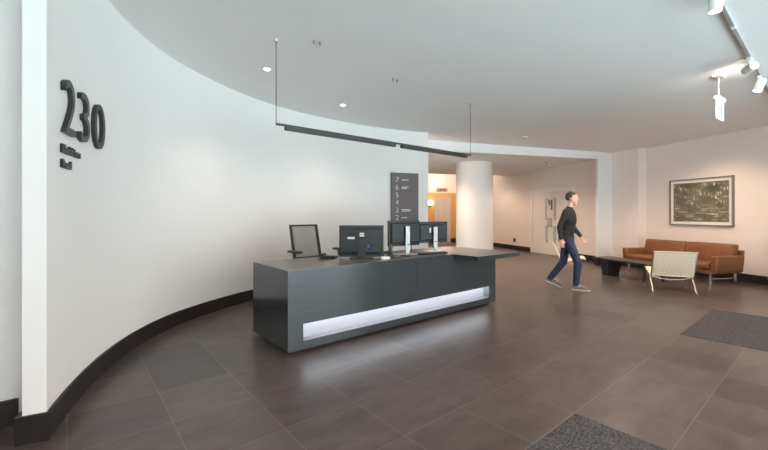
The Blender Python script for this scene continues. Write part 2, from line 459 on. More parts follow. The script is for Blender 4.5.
# ceilings
bm = BM(); add_prism(bm, [(-3.6, -2.9), (9.0, -2.9), wl(-4, .2), wl(0, .45), beam_pt(.45, .02), beam_pt(-6.6, .02), (-3.6, 8.8)], zc, lambda x, y: zc(x) + .15)
struct('ceiling', bm, M['ceil'])
bm = BM()
q0, q1 = A + W * .02, A + W * 5.35
add_prism(bm, [beam_pt(.2, .05), beam_pt(-7.4, .05), beam_pt(-7.4, 5.35), beam_pt(.2, 5.35)], 2.965, 3.75)
add_prism(bm, [beam_pt(.2, 5.35), beam_pt(-7.4, 5.35), beam_pt(-7.4, 9.8), beam_pt(.2, 9.8)], 3.62, 3.75)
struct('ceiling_back', bm, M['ceil'])
# column
bm = BM(); add_cyl(bm, (9.70, 7.30, 0), .565, 2.97, 64); struct('column', bm, M['wall'], smooth=True)
bm = BM(); add_cyl(bm, (9.70, 7.30, 0), .58, .165, 64); struct('baseboard_column', bm, M['skirting'], smooth=True)

# lift lobby at the far end
L0 = V((13.94, 12.48))
def lw(u, front=0.): p = L0 + B * u - W * front; return (p.x, p.y)
def lbox(bm, u0, u1, z0, z1, f0, f1): add_prism(bm, [lw(u0, f1), lw(u1, f1), lw(u1, f0), lw(u0, f0)], z0, z1)
bm = BM(); lbox(bm, -5, 3.4, 0, 3.7, -.15, 0); struct('wall_lobby', bm, M['warmlit'])
bm = BM(); q = V(beam_pt(-7.0, .26)); r = V(lw(-4.9)); n_ = V(((r - q).y, -(r - q).x)).normalized() * .15
add_prism(bm, [q[:], r[:], (r - n_)[:], (q - n_)[:]], 0, 3.7); struct('wall_closure', bm, M['warmlit'])  # unseen closing wall, added to stop sky light leaking in
bm = BM()
for u0, u1, z0, z1 in ((-2.6, -.36, 0, 2.43), (.48, 1.6, 0, 2.43), (-.36, .48, 2.24, 2.43)): lbox(bm, u0, u1, z0, z1, 0, .05)
struct('trim_2', bm, M['oak'])
bm = BM(); lbox(bm, -2.6, -.36, 0, .2, .05, .07); lbox(bm, .48, 3.3, 0, .2, .05, .07); struct('baseboard_lobby', bm, M['skirting'])
dr = thing('door_1', '', ''); del dr['label'], dr['category']; dr['kind'] = 'structure'
bm = BM(); lbox(bm, -.36, -.26, 0, 2.24, 0, .08); lbox(bm, .40, .48, 0, 2.24, 0, .08); lbox(bm, -.26, .40, 2.15, 2.24, 0, .08); obj('door_frame', bm, M['liftframe'], dr)
bm = BM(); lbox(bm, -.26, .165, 0, 2.15, 0, .03); obj('lift_door_leaf', bm, M['lift'], dr)
bm = BM(); lbox(bm, .175, .40, 0, 2.15, 0, .03); obj('lift_door_leaf', bm, M['lift'], dr)
def on_lobby(u, v, w): p = lw(u, w); return V((p[0], p[1], v))
sg = thing('hanging_sign', 'small brown sign above the lift door in the far lobby', 'sign', (*lw(.05), 2.58))
bm = BM()
add_text(bm, 'LIFTS', .16, .02, lambda u, v, w: on_lobby(.05 + u, 2.52 + v, w + .012) - V((*lw(.05), 2.58)), bold=.006, align='CENTER')
obj('lettering', bm, M['brass'], sg)
bm = BM()
x0, y0_ = lw(.05); add_prism(bm, [(lw(u, f)[0] - x0, lw(u, f)[1] - y0_) for u, f in ((-.24, .012), (.34, .012), (.34, 0), (-.24, 0))], -.09, .09)
obj('backing_plate', bm, mat('tan_sign_plate', (.50, .36, .27), .5), sg)
wlmp = thing('wall_lamp', 'white opal globe wall lamp on oak panel left of lift', 'lamp', (*lw(-.62), 1.93))
bm = BM(); q = lw(-.62, .20); add_ball(bm, (q[0] - wlmp.location.x, q[1] - wlmp.location.y, 0), .125); obj('globe_shade', bm, M['globe'], wlmp, smooth=True)
bm = BM(); q2 = lw(-.62, .06); add_tube(bm, [(q2[0] - wlmp.location.x, q2[1] - wlmp.location.y, -.16), (q[0] - wlmp.location.x, q[1] - wlmp.location.y, -.16), (q[0] - wlmp.location.x, q[1] - wlmp.location.y, -.11)], .04); obj('bracket', bm, M['dark'], wlmp, smooth=True)
wl2 = thing('wall_light', 'small round white light high on wall above the oak panels', 'lamp', (*lw(-.264), 2.96))
bm = BM(); q = lw(-.264, .06); add_ball(bm, (q[0] - wl2.location.x, q[1] - wl2.location.y, 0), .10); obj('opal_lens', bm, M['globe'], wl2, smooth=True)
bm = BM(); q = lw(-.264, .02); add_ball(bm, (q[0] - wl2.location.x, q[1] - wl2.location.y, 0), (.075, .075, .075)); obj('base', bm, M['white'], wl2, smooth=True)

# double door in the door wall
dd = thing('door_2', '', ''); del dd['label'], dd['category']; dd['kind'] = 'structure'
def dbox(bm, s0, s1, z0, z1, f0, f1): add_prism(bm, [(A + W * s - B * f)[:] for s, f in ((s0, f1), (s1, f1), (s1, f0), (s0, f0))], z0, z1)
ztop = 2.23
bm = BM(); dbox(bm, DS0, DS0 + .09, 0, ztop, 0, .05); dbox(bm, DS1 - .09, DS1, 0, ztop, 0, .05); dbox(bm, DS0 + .09, DS1 - .09, ztop - .09, ztop, 0, .05); obj('door_frame', bm, M['paint'], dd)
mid = (DS0 + DS1) / 2
for s0, s1, edge in ((DS0 + .095, mid - .004, 1), (mid + .004, DS1 - .095, 0)):
    g0, g1 = (s1 - .27, s1 - .12) if edge else (s0 + .12, s0 + .27)
    bm = BM()
    for z0, z1 in ((.01, .40), (.98, 1.18), (1.92, ztop - .095)): dbox(bm, s0, s1, z0, z1, 0, .03)
    for z0, z1 in ((.40, .98), (1.18, 1.92)):
        dbox(bm, s0, g0, z0, z1, 0, .03); dbox(bm, g1, s1, z0, z1, 0, .03)
    lf = obj('door_leaf', bm, M['door'], dd)
    for z0, z1 in ((.40, .98), (1.18, 1.92)):
        bm = BM(); dbox(bm, g0, g1, z0, z1, .005, .015); obj('glass_panel', bm, M['doorglass'], lf)
    bm = BM(); h0 = s1 - .07 if edge else s0 + .05
    dbox(bm, h0, h0 + .025, .95, 1.25, .06, .08); dbox(bm, h0, h0 + .025, .95, .98, .03, .07); dbox(bm, h0, h0 + .025, 1.22, 1.25, .03, .07); obj('pull_handle', bm, M['steel'], lf)
nt_ = thing('wall_notice', 'printed notice fixed on the double door beside the man', 'notice', (*(A + W * 2.44 - B * .032)[:], 1.55))
bm = BM(); p0 = A + W * 2.44 - B * .032
def nbox(bm, s0, s1, z0, z1, f0, f1): add_prism(bm, [tuple((W * s - B * f)[:]) for s, f in ((s0, f1), (s1, f1), (s1, f0), (s0, f0))], z0, z1)
nbox(bm, -.17, .17, -.36, .36, 0, .006); obj('paper', bm, mat('cream_paper', (.70, .60, .50), .7), nt_)
bm = BM(); nbox(bm, -.10, -.03, -.02, .31, .006, .009); nbox(bm, .0, .05, .12, .30, .006, .009); nbox(bm, .07, .11, .18, .33, .006, .009); obj('print', bm, mat('dark_print', (.06, .05, .05), .7), nt_)

# wall socket, radiator
sk = thing('wall_socket', 'small square black wall socket low on the door wall', 'socket', (*(A + W * 4.55)[:], .37))
bm = BM(); nbox(bm, -.075, .075, -.07, .07, 0, .012); obj('face_plate', bm, M['black'], sk)
bm = BM(); nbox(bm, -.03, .03, -.03, .03, .012, .016); obj('outlet', bm, M['dark'], sk)
rd = thing('radiator', 'white flat panel radiator on the wall at right edge', 'radiator', (*wl(-3.075), 0))
bm = BM(); nbox(bm, -.55, .505, .12, .80, .05, .11); obj('panel', bm, M['white'], rd)
for x in (-.4, .34):
    bm = BM(); nbox(bm, x, x + .04, .3, .7, 0, .05); obj('bracket', bm, M['grey'], rd)
bm = BM(); nbox(bm, .47, .50, .80, .84, .06, .10); obj('vent_cap', bm, M['dark'], rd)

# glazed entrance front behind the photographer
for k in range(5):
    x0, x1 = -1.30 + k * 1.60, -1.30 + (k + 1) * 1.60
    bm = BM()
    for a, b_ in ((x0, x0 + .05), (x1 - .05, x1)): add_box(bm, (a, -2.72, 0), (b_, -2.62, 3.05))
    add_box(bm, (x0 + .05, -2.72, 0), (x1 - .05, -2.62, .08)); add_box(bm, (x0 + .05, -2.72, 2.97), (x1 - .05, -2.62, 3.05))
    o = struct('window_%d' % (k + 1), bm, M['facade'])
bm = BM(); add_box(bm, (-3.6, -2.75, 3.05), (9.0, -2.60, 3.34)); add_box(bm, (-3.45, -2.75, 0), (-1.30, -2.60, 3.05)); add_box(bm, (6.70, -2.75, 0), (9.0, -2.60, 3.05)); struct('wall_front', bm, M['wall'])  # unseen; solid ends sized to cut daylight on the pier and lounge

# ------------------------------------------------------------------ reception desk
X0, X1, YF, YB, ZT = 1.583, 4.98, 3.355, 4.25, .816
desk = thing('reception_desk', 'long dark graphite reception desk with lit white slot along its front', 'desk', ((X0 + X1) / 2, (YF + YB) / 2, 0))
D0 = desk.location.copy()
def db(bm, lo, hi, **k): add_box(bm, V(lo) - D0, V(hi) - D0, **k)
NX0, NX1, NZ0, NZ1, SEAM = 1.745, 4.84, .110, .281, 3.30
bm = BM()
db(bm, (X0 + .06, YF + .07, 0), (X1 - .10, YB - .06, .04)); obj('plinth', bm, M['black'], desk)
for nm, a, b_ in (('front_panel', X0, SEAM - .0015), ('front_panel', SEAM + .0015, X1)):
    bm = BM(); na, nb = max(a, NX0), min(b_, NX1)
    db(bm, (a, YF, NZ1), (b_, YF + .02, ZT - .03)); db(bm, (a, YF, .035), (b_, YF + .02, NZ0))
    if a < NX0: db(bm, (a, YF, NZ0), (NX0, YF + .02, NZ1))
    if b_ > NX1: db(bm, (NX1, YF, NZ0), (b_, YF + .02, NZ1))
    obj(nm, bm, M['desk'], desk)
bm = BM(); db(bm, (X0, YF + .02, .035), (X0 + .02, YB, ZT - .03)); obj('end_panel', bm, M['desk'], desk)
bm = BM(); db(bm, (X1 - .02, YF + .02, .035), (X1, YB, ZT - .03)); obj('end_panel', bm, M['desk'], desk)
bm = BM(); db(bm, (X0 + .02, YF + .135, .04), (X1 - .02, YF + .155, ZT - .03)); db(bm, (X0 + .02, YF + .155, .04), (X0 + .5, YB - .02, ZT - .03)); db(bm, (X1 - .5, YF + .155, .04), (X1 - .02, YB - .02, ZT - .03)); obj('carcass', bm, M['dark'], desk)
bm = BM()
db(bm, (NX0 - .012, YF + .02, NZ0 - .012), (NX1 + .012, YF + .125, NZ0)); db(bm, (NX0 - .012, YF + .02, NZ1), (NX1 + .012, YF + .125, NZ1 + .012))
db(bm, (NX0 - .012, YF + .02, NZ0), (NX0, YF + .125, NZ1)); db(bm, (NX1, YF + .02, NZ0), (NX1 + .012, YF + .125, NZ1))
obj('slot_lining', bm, M['niche'], desk)
bm = BM(); db(bm, (NX0, YF + .115, NZ0), (NX1, YF + .125, NZ1)); obj('slot_back_panel', bm, M['slotback'], desk)
bm = BM(); db(bm, (NX0 + .01, YF + .035, NZ1 - .006), (NX1 - .01, YF + .060, NZ1 - .001)); obj('led_strip', bm, M['coollamp'], desk)
bm = BM(); db(bm, (X0, YF, ZT - .03), (4.0, YB, ZT), bevel=.002); obj('countertop', bm, M['desktop'], desk)
bm = BM(); db(bm, (X0 - .001, YF - .001, ZT - .03), (4.0, YF, ZT - .001)); db(bm, (X0 - .001, YF - .001, ZT - .03), (X0, YB, ZT - .001)); obj('edge_trim', bm, M['desk'], desk)
bm = BM(); db(bm, (4.003, 2.955, ZT - .058), (4.985, YB, ZT), bevel=.002); slab = obj('transaction_shelf', bm, M['desktop'], desk)
bm = BM(); db(bm, (4.002, 2.953, ZT - .058), (4.986, 2.955, ZT - .002)); db(bm, (4.001, 2.953, ZT - .058), (4.003, YF, ZT - .002)); db(bm, (4.985, 2.953, ZT - .058), (4.987, YB, ZT - .002)); obj('edge_band', bm, M['desk'], slab)

# ------------------------------------------------------------------ monitors and small things on the desk
def monitor(loc, rotz, w, h, label, zb, stand='silver', badge=True):
    """Back of the screen faces local -Y."""
    t = thing('computer_monitor', label, 'monitor', loc, rotz, 'monitors on the reception desk')
    z0, z1 = zb, zb + h
    bm = BM(); add_box(bm, (-w / 2, -.010, z0), (w / 2, .022, z1), bevel=.004)
    # bulged back shell
    a = [V((sx * w * .47, -.010, zz)) for sx, zz in ((-1, z0 + .03), (1, z0 + .03), (1, z1 - .03), (-1, z1 - .03))]
    c = [V((sx * w * .43, -.042, zz)) for sx, zz in ((-1, z0 + .06), (1, z0 + .06), (1, z1 - .05), (-1, z1 - .05))]
    va = [bm.verts.new(x) for x in a]; vc = [bm.verts.new(x) for x in c]
    for i in range(4): bm.faces.new((va[i], va[(i + 1) % 4], vc[(i + 1) % 4], vc[i]))
    bm.faces.new(vc); bm.faces.new(va[::-1])
    sh = obj('back_shell', bm, M['monitorblack'], t)
    bm = BM(); add_box(bm, (-w / 2 + .012, .022, z0 + .016), (w / 2 - .012, .024, z1 - .012)); obj('screen', bm, mat('dark_screen', (.02, .022, .025), .12), t)
    return t, sh, z0, z1

# nearest, with labels and blue plug
t, sh, z0, z1 = monitor((2.735, 3.745, ZT), -.69, .545, .385, 'dark monitor back with white stickers and blue plug, nearest of three', .022)
bm = BM(); add_box(bm, (-.17, -.044, z1 - .165), (-.08, -.0425, z1 - .14)); obj('label_sticker', bm, M['white'], sh)
bm = BM(); add_box(bm, (-.02, -.044, z1 - .107), (.035, -.0425, z1 - .09)); add_box(bm, (-.02, -.044, z1 - .135), (.035, -.0425, z1 - .112)); obj('label_sticker', bm, M['signtext'], sh)
bm = BM(); add_box(bm, (-.16, -.0435, z1 - .125), (-.09, -.0425, z1 - .075)); obj('vent_grille', bm, M['black'], sh)
bm = BM(); add_box(bm, (.075, -.070, z1 - .268), (.100, -.040, z1 - .232), bevel=.004); obj('cable_plug', bm, M['blue'], sh)
bm = BM(); add_tube(bm, [(.100, -.06, z1 - .250), (.13, -.065, z1 - .235), (.18, -.06, z1 - .24), (.21, -.048, z1 - .25)], .004, 6); add_tube(bm, [(.088, -.060, z1 - .266), (.09, -.09, z1 - .32), (.10, -.12, .03), (.18, -.14, .008), (.26, -.10, .008)], .005, 6); obj('cable', bm, M['black'], sh, smooth=True)
bm = BM(); add_box(bm, (-.05, -.055, .012), (.05, -.025, .15), bevel=.004); obj('stand_neck', bm, M['black'], t)
bm = BM(); add_box(bm, (-.14, -.10, 0), (.14, .10, .012), bevel=.005); obj('stand_base', bm, M['black'], t)

def dell_stand(t, z0, z1):
    bm = BM(); add_box(bm, (-.032, -.085, .010), (.032, -.060, z1 - .075), bevel=.004); nk = obj('stand_neck', bm, M['silver'], t)
    bm = BM(); add_box(bm, (-.035, -.062, (z0 + z1) / 2 - .05), (.035, -.040, (z0 + z1) / 2 + .10)); obj('mount_bracket', bm, M['black'], t)
    bm = BM(); add_cyl(bm, (0, 0, 0), .012, .002, 16, mtx=Matrix.Translation((0, -.085, z0 + .02)) @ Matrix.Rotation(PI / 2, 4, 'X')); obj('cable_hole', bm, M['black'], nk)
    bm = BM(); add_box(bm, (-.14, -.13, 0), (.14, .07, .010), bevel=.004); obj('stand_base', bm, M['silver'], t)
def badge(sh, z1):
    bm = BM(); bmesh.ops.create_cone(bm, cap_ends=True, segments=20, radius1=.017, radius2=.017, depth=.002, matrix=Matrix.Translation((0, -.0112, z1 - .017)) @ Matrix.Rotation(PI / 2, 4, 'X')); obj('round_badge', bm, M['dark'], sh)
t, sh, z0, z1 = monitor((3.48, 3.78, ZT), -.06, .54, .345, 'dark monitor on silver stand before the wall directory, middle of three', .115)
dell_stand(t, z0, z1); badge(sh, z1)
bm = BM(); add_box(bm, (-.20, -.044, z0 + .05), (-.10, -.041, z0 + .12)); obj('port_cover', bm, M['black'], sh)
bm = BM(); add_tube(bm, [(.06, -.045, z0 + .08), (.07, -.07, z0 - .03), (.03, -.11, .03), (-.05, -.16, .008), (-.2, -.17, .008)], .005, 6); obj('cable', bm, M['black'], sh, smooth=True)
t, sh, z0, z1 = monitor((4.12, 3.86, ZT), -.14, .56, .310, 'dark monitor on silver stand seen against lobby and column, farthest of three', .125)
dell_stand(t, z0, z1); badge(sh, z1)
bm = BM(); add_box(bm, (-.085, -.044, z1 - .16), (-.06, -.041, z1 - .09)); obj('label_sticker', bm, M['white'], sh)
bm = BM(); add_tube(bm, [(-.03, -.045, z0 + .05), (-.06, -.07, z0 - .03), (-.04, -.10, .05), (.0, -.09, .012)], .004, 6); obj('cable', bm, M['black'], sh, smooth=True)

# desk phone left of the nearest monitor
t = thing('desk_phone', 'low black desk phone left of the nearest monitor', 'phone', (2.44, 4.02, ZT), -.75)
bm = BM(); add_prism(bm, [(-.09, -.10), (.09, -.10), (.09, .10), (-.09, .10)], 0, lambda x, y: .018 - .12 * min(0, y) * 0 + (.018 if y < 0 else .0)); obj('base', bm, M['black'], t)
bm = BM(); add_limb(bm, [(-.07, -.09, .045), (-.07, .0, .052), (-.07, .09, .038)], [.020, .013, .020], 10); obj('handset', bm, M['black'], t, smooth=True)
bm = BM(); add_box(bm, (-.02, -.08, .034), (.07, -.03, .038)); obj('display', bm, M['dark'], t)

# cordless handset upright in its charger
t = thing('cordless_handset', 'black upright handset with thin aerial between two monitors', 'phone', (3.08, 3.60, ZT), -.6)
bm = BM(); add_box(bm, (-.045, -.04, 0), (.045, .04, .035), bevel=.008); obj('charger_base', bm, M['black'], t, smooth=True)
bm = BM(); add_box(bm, (-.026, -.016, .03), (.026, .016, .17), bevel=.008); obj('handset_body', bm, M['black'], t, smooth=True)
bm = BM(); add_tube(bm, [(-.015, 0, .168), (-.015, 0, .26)], [.007, .004], 8); obj('aerial', bm, M['black'], t, smooth=True)
# white card box
bm = BM(); add_box(bm, (-.055, -.03, 0), (.055, .03, .028), bevel=.002); o = obj('card_box', bm, M['white']); o.location = (2.93, 3.52, ZT); o.rotation_euler = (0, 0, -.6)
tag(o, 'small white box lying in front of the nearest monitor', 'box')
# keyboards
def keyboard(loc, rz, label):
    t = thing('keyboard', label, 'keyboard', loc, rz)
    bm = BM(); add_box(bm, (-.22, -.07, 0), (.22, .07, .016), bevel=.004); obj('case', bm, M['black'], t)
    bm = BM()
    for r in range(5):
        for c in range(15):
            x = -.205 + c * .0285; y = -.055 + r * .024
            add_box(bm, (x, y, .016), (x + .024, y + .020, .022))
    k = obj('keys', bm, M['dark'], t); k['kind'] = 'stuff'
    return t
keyboard((3.80, 3.55, ZT), -.05, 'flat black keyboard on the desk between two silver stands')
keyboard((3.26, 4.08, ZT), -.05, 'flat black keyboard at the back of the desk behind the upright handset')
bm = BM()
pts = [(3.02, 3.46, ZT + .006), (3.05, 3.50, ZT + .008), (3.12, 3.47, ZT + .006), (3.20, 3.52, ZT + .006), (3.28, 3.50, ZT + .006), (3.38, 3.53, ZT + .006)]
add_tube(bm, pts, .0055, 8); tag(obj('loose_cable', bm, M['black'], smooth=True), 'loose black cable lying on desk at the handset charger', 'cable')

# ------------------------------------------------------------------ task chairs behind the desk
def task_chair(loc, rz, label):
    """Faces local +X; the seat is 0.50 high."""
    t = thing('office_chair', label, 'chair', loc, rz)
    bm = BM(); add_box(bm, (-.24, -.25, .47), (.26, .25, .54), bevel=.03, seg=3); obj('seat', bm, M['black'], t, smooth=True)
    def bk(y, z): return V((-.25 - .16 * ((z - .6) / .6), y, z))          # leaning back plane
    bm = BM()
    o_ = [(-.23, .70), (.23, .70), (.225, 1.21), (-.225, 1.21)]; i_ = [(-.195, .755), (.195, .755), (.195, 1.185), (-.195, 1.185)]
    ring = []
    for (y, z), (y2, z2) in zip(o_, i_):
        ring.append([bm.verts.new(bk(y, z) + V((dx, 0, 0))) for dx in (-.015, .015)] + [bm.verts.new(bk(y2, z2) + V((dx, 0, 0))) for dx in (.015, -.015)])
    for k in range(4):
        p, q = ring[k], ring[(k + 1) % 4]
        for i in range(4): bm.faces.new((p[i], p[(i + 1) % 4], q[(i + 1) % 4], q[i]))
    fr = obj('back_frame', bm, M['black'], t)
    bm = BM()
    g = [[bm.verts.new(bk(-.195 + .39 * i / 8, .755 + .43 * j / 8) - V((.012 * math.sin(PI * i / 8), 0, 0))) for i in range(9)] for j in range(9)]
    for j in range(8):
        for i in range(8): bm.faces.new((g[j][i], g[j][i + 1], g[j + 1][i + 1], g[j + 1][i]))
    obj('mesh_back', bm, M['net'], fr, smooth=True)
    bm = BM(); add_tube(bm, [(-.1, 0, .46), (-.27, 0, .50), (-.285, 0, .60), (-.285, 0, .73)], .03, 10); obj('back_support', bm, M['black'], t, smooth=True)
    for s in (-1, 1):
        bm = BM(); add_box(bm, (-.14, s * .36 - .045, .845), (.13, s * .36 + .045, .875), bevel=.012, seg=3); ap = obj('arm_pad', bm, M['black'], t, smooth=True)
        bm = BM(); add_tube(bm, [(0, s * .22, .46), (0, s * .35, .50), (-.01, s * .36, .62), (-.02, s * .36, .85)], .022, 10); obj('arm_post', bm, M['black'], ap, smooth=True)
    bm = BM(); add_cyl(bm, (0, 0, .10), .028, .38, 16); obj('gas_column', bm, M['chrome'], t, smooth=True)
    bm = BM()
    for k in range(5):
        a = 2 * PI * k / 5; add_tube(bm, [(0, 0, .13), (.16 * math.cos(a), .16 * math.sin(a), .115), (.31 * math.cos(a), .31 * math.sin(a), .085)], [.035, .026, .018], 10)
    obj('star_base', bm, M['black'], t, smooth=True)
    for k in range(5):
        a = 2 * PI * k / 5; bm = BM()
        mt = Matrix.Translation((.31 * math.cos(a), .31 * math.sin(a), .034)) @ Matrix.Rotation(a, 4, 'Z') @ Matrix.Rotation(PI / 2, 4, 'X') @ Matrix.Translation((0, 0, -.022))
        add_cyl(bm, (0, 0, 0), .034, .044, 18, mtx=mt); add_tube(bm, [(.31 * math.cos(a), .31 * math.sin(a), .04), (.31 * math.cos(a), .31 * math.sin(a), .09)], .010, 8); obj('caster', bm, M['black'], t, smooth=True)
    return t
ch1 = task_chair((2.625, 4.60, 0), -1.53, 'black mesh-back office chair behind the left end of desk')

# ------------------------------------------------------------------ wall lettering and directory
def lettered(name, label, cat, th0, z, text, size, depth, off, bold, squeeze, spacing=1.0):
    bm = BM(); base = curve_at(th0, 0, z, off)
    add_text(bm, text, size, depth, lambda u, v, w: curve_at(th0, u * squeeze, z + v, off + w) - base, bold, spacing)
    o = obj(name, bm, M['letter']); o.location = base
    return tag(o, label, cat)
dth = 163.9
for k, (ch, lab) in enumerate((('2', 'large raised black number 2, first digit on the curved wall'), ('3', 'large raised black number 3, middle digit on the curved wall'), ('0', 'large raised black number 0, last digit on the curved wall'))):
    lettered('number_sign', lab, 'sign', dth - k * 3.85, 1.895, ch, .535, .030, .004, -.003, .92)
lettered('street_name_sign', 'small bold black lettering Blackfriars below the house number', 'sign', 163.7, 1.765, 'Blackfriars', .078, .018, .003, .0022, 1.05)
lettered('street_name_sign', 'small bold black lettering Road, lowest line under the number', 'sign', 163.7, 1.665, 'Road', .078, .018, .003, .0022, 1.05)

dth0 = 74.2; base = curve_at(dth0, 0, 1.0, .02)
ds = thing('directory_sign', 'tall taupe floor directory board with white numbers on curved wall', 'sign', base)
DW, DZ0, DZ1 = .62, .95, 2.245
# the board is flat: its two ends touch the curve
pa, pb = curve_at(dth0, 0, 0, .03), curve_at(dth0, DW, 0, .03); ex = (pb - pa).normalized(); ny = V((ex.y, -ex.x, 0))
def on_dir(u, v, w): return pa + ex * u + ny * w + V((0, 0, v)) - base
def dirbox(bm, u0, u1, v0, v1, w0, w1):
    vs = add_box(bm, (u0, v0, w0), (u1, v1, w1))
    for x in vs: x.co = on_dir(*x.co)
bm = BM(); dirbox(bm, 0, DW, DZ0, DZ1, 0, .03); pn = obj('board', bm, M['sign'], ds)
for u in (.08, DW - .08):
    for v in (1.1, 2.1):
        bm = BM(); dirbox(bm, u - .02, u + .02, v - .02, v + .02, -.055, 0); obj('standoff', bm, M['dark'], ds)
for k, ch in enumerate('765432'):
    bm = BM(); add_text(bm, ch, .165, .004, lambda u, v, w, k=k: on_dir(.085 + u, 2.04 - k * .160 + v, .031 + w), bold=-.003); obj('floor_number', bm, M['signtext'], ds)
def rows(k, n, wd):                                # unreadably small tenants' names: short bars in word lengths
    bm = BM()
    for j in range(n):
        u = .235; z = 2.105 - k * .160 - j * .030 - (.0 if n == 2 else .010); rest = wd - (.02 if j else 0)
        while rest > .02:
            l = min(rest, random.uniform(.035, .075)); dirbox(bm, u, u + l, z - .009, z + .009, .030, .033); u += l + .012; rest -= l + .012
    obj('tenant_text', bm, M['signtext'], ds)
for k, n, wd in ((0, 1, .15), (1, 2, .15), (4, 2, .21), (5, 1, .13)): rows(k, n, wd)

# ------------------------------------------------------------------ ceiling things
pd = thing('pendant_light', 'long slim black linear pendant light hanging over the desk', 'lamp', (3.34, 3.84, 2.30))
PX0, PX1 = 1.677, 5.004
bm = BM(); add_box(bm, (PX0 - 3.34, -.012, .012), (PX1 - 3.34, .012, .034)); obj('mounting_rail', bm, M['dark'], pd)
for a, b_ in ((1.78, 3.37), (3.48, 4.90)):
    bm = BM(); add_box(bm, (a - 3.34, -.024, -.028), (b_ - 3.34, .024, .012), bevel=.003); lb = obj('light_bar', bm, M['dark'], pd)
    bm = BM(); add_box(bm, (a - 3.32, -.016, -.0295), (b_ - 3.36, .016, -.028)); obj('diffuser_strip', bm, M['dark'], lb)
for x in (PX0, PX1):
    bm = BM(); add_tube(bm, [(x - 3.34, 0, .03), (x - 3.34, 0, zc(x) - 2.30)], .004, 6); cb = obj('suspension_cable', bm, M['dark'], pd)
    bm = BM(); add_cyl(bm, (x - 3.34, 0, zc(x) - 2.33), .022, .03, 16); obj('ceiling_cup', bm, M['grey'], cb, smooth=True)

def downlight(x, y, zz, label, grp, power=26, col=(1, .84, .66), warm=True, ang=110, lens='lamp'):
    t = thing('downlight', label, 'lamp', (x, y, zz), 0, grp)
    bm = BM(); add_cyl(bm, (0, 0, -.006), .052, .008, 24, .055)
    obj('trim_ring', bm, M['white'], t, smooth=True)
    bm = BM(); add_cyl(bm, (0, 0, -.008), .036, .003, 20); obj('lens', bm, M[lens], t)
    l = bpy.data.lights.new('spot_bulb', 'SPOT'); l.energy = power; l.color = col; l.spot_size = math.radians(ang); l.spot_blend = .8; l.shadow_soft_size = .05
    lo = bpy.data.objects.new('bulb', l); COL.objects.link(lo); lo.parent = t; lo.location = (0, 0, -.03)
    return t
downlight(1.926, 4.69, zc(1.926), 'small lit recessed downlight above the desk, the left one of two', 'downlights over the curved wall')
downlight(3.501, 5.318, zc(3.501), 'small lit recessed downlight above the desk, the right one of two', 'downlights over the curved wall')
for (x, y), lab in (((2.029, 3.589), 'pair of small steel cable anchors in ceiling, the nearer pair'), ((3.38, 3.856), 'pair of small steel cable anchors in ceiling, the farther pair')):
    t = thing('ceiling_anchor', lab, 'ceiling fitting', (x, y, zc(x)), 0, 'cable anchors in the ceiling')
    for dx in (-.035, .035):
        bm = BM(); add_cyl(bm, (dx, 0, -.035), .012, .037, 12); obj('anchor_stud', bm, M['steel'], t, smooth=True)
sd = thing('smoke_detector', 'small white smoke detector on plain ceiling in front of beam', 'smoke detector', (7.905, 4.551, zc(7.905)))
bm = BM(); add_cyl(bm, (0, 0, -.018), .055, .020, 24, .060); obj('base', bm, M['white'], sd, smooth=True)
bm = BM(); add_cyl(bm, (0, 0, -.045), .030, .027, 24, .046); obj('sensor_head', bm, M['grey'], sd, smooth=True)
sp = thing('sprinkler', 'small sprinkler head with white plate on lobby ceiling beyond beam', 'sprinkler', (11.20, 5.76, 2.965))
bm = BM(); add_cyl(bm, (0, 0, -.02), .09, .022, 24, .10); obj('cover_plate', bm, M['grey'], sp, smooth=True)
bm = BM(); add_cyl(bm, (0, 0, -.10), .018, .08, 12); add_cyl(bm, (0, 0, -.11), .045, .010, 16); add_box(bm, (-.15, -.012, -.045), (.15, .012, -.025)); obj('sprinkler_head', bm, M['steel'], sp)

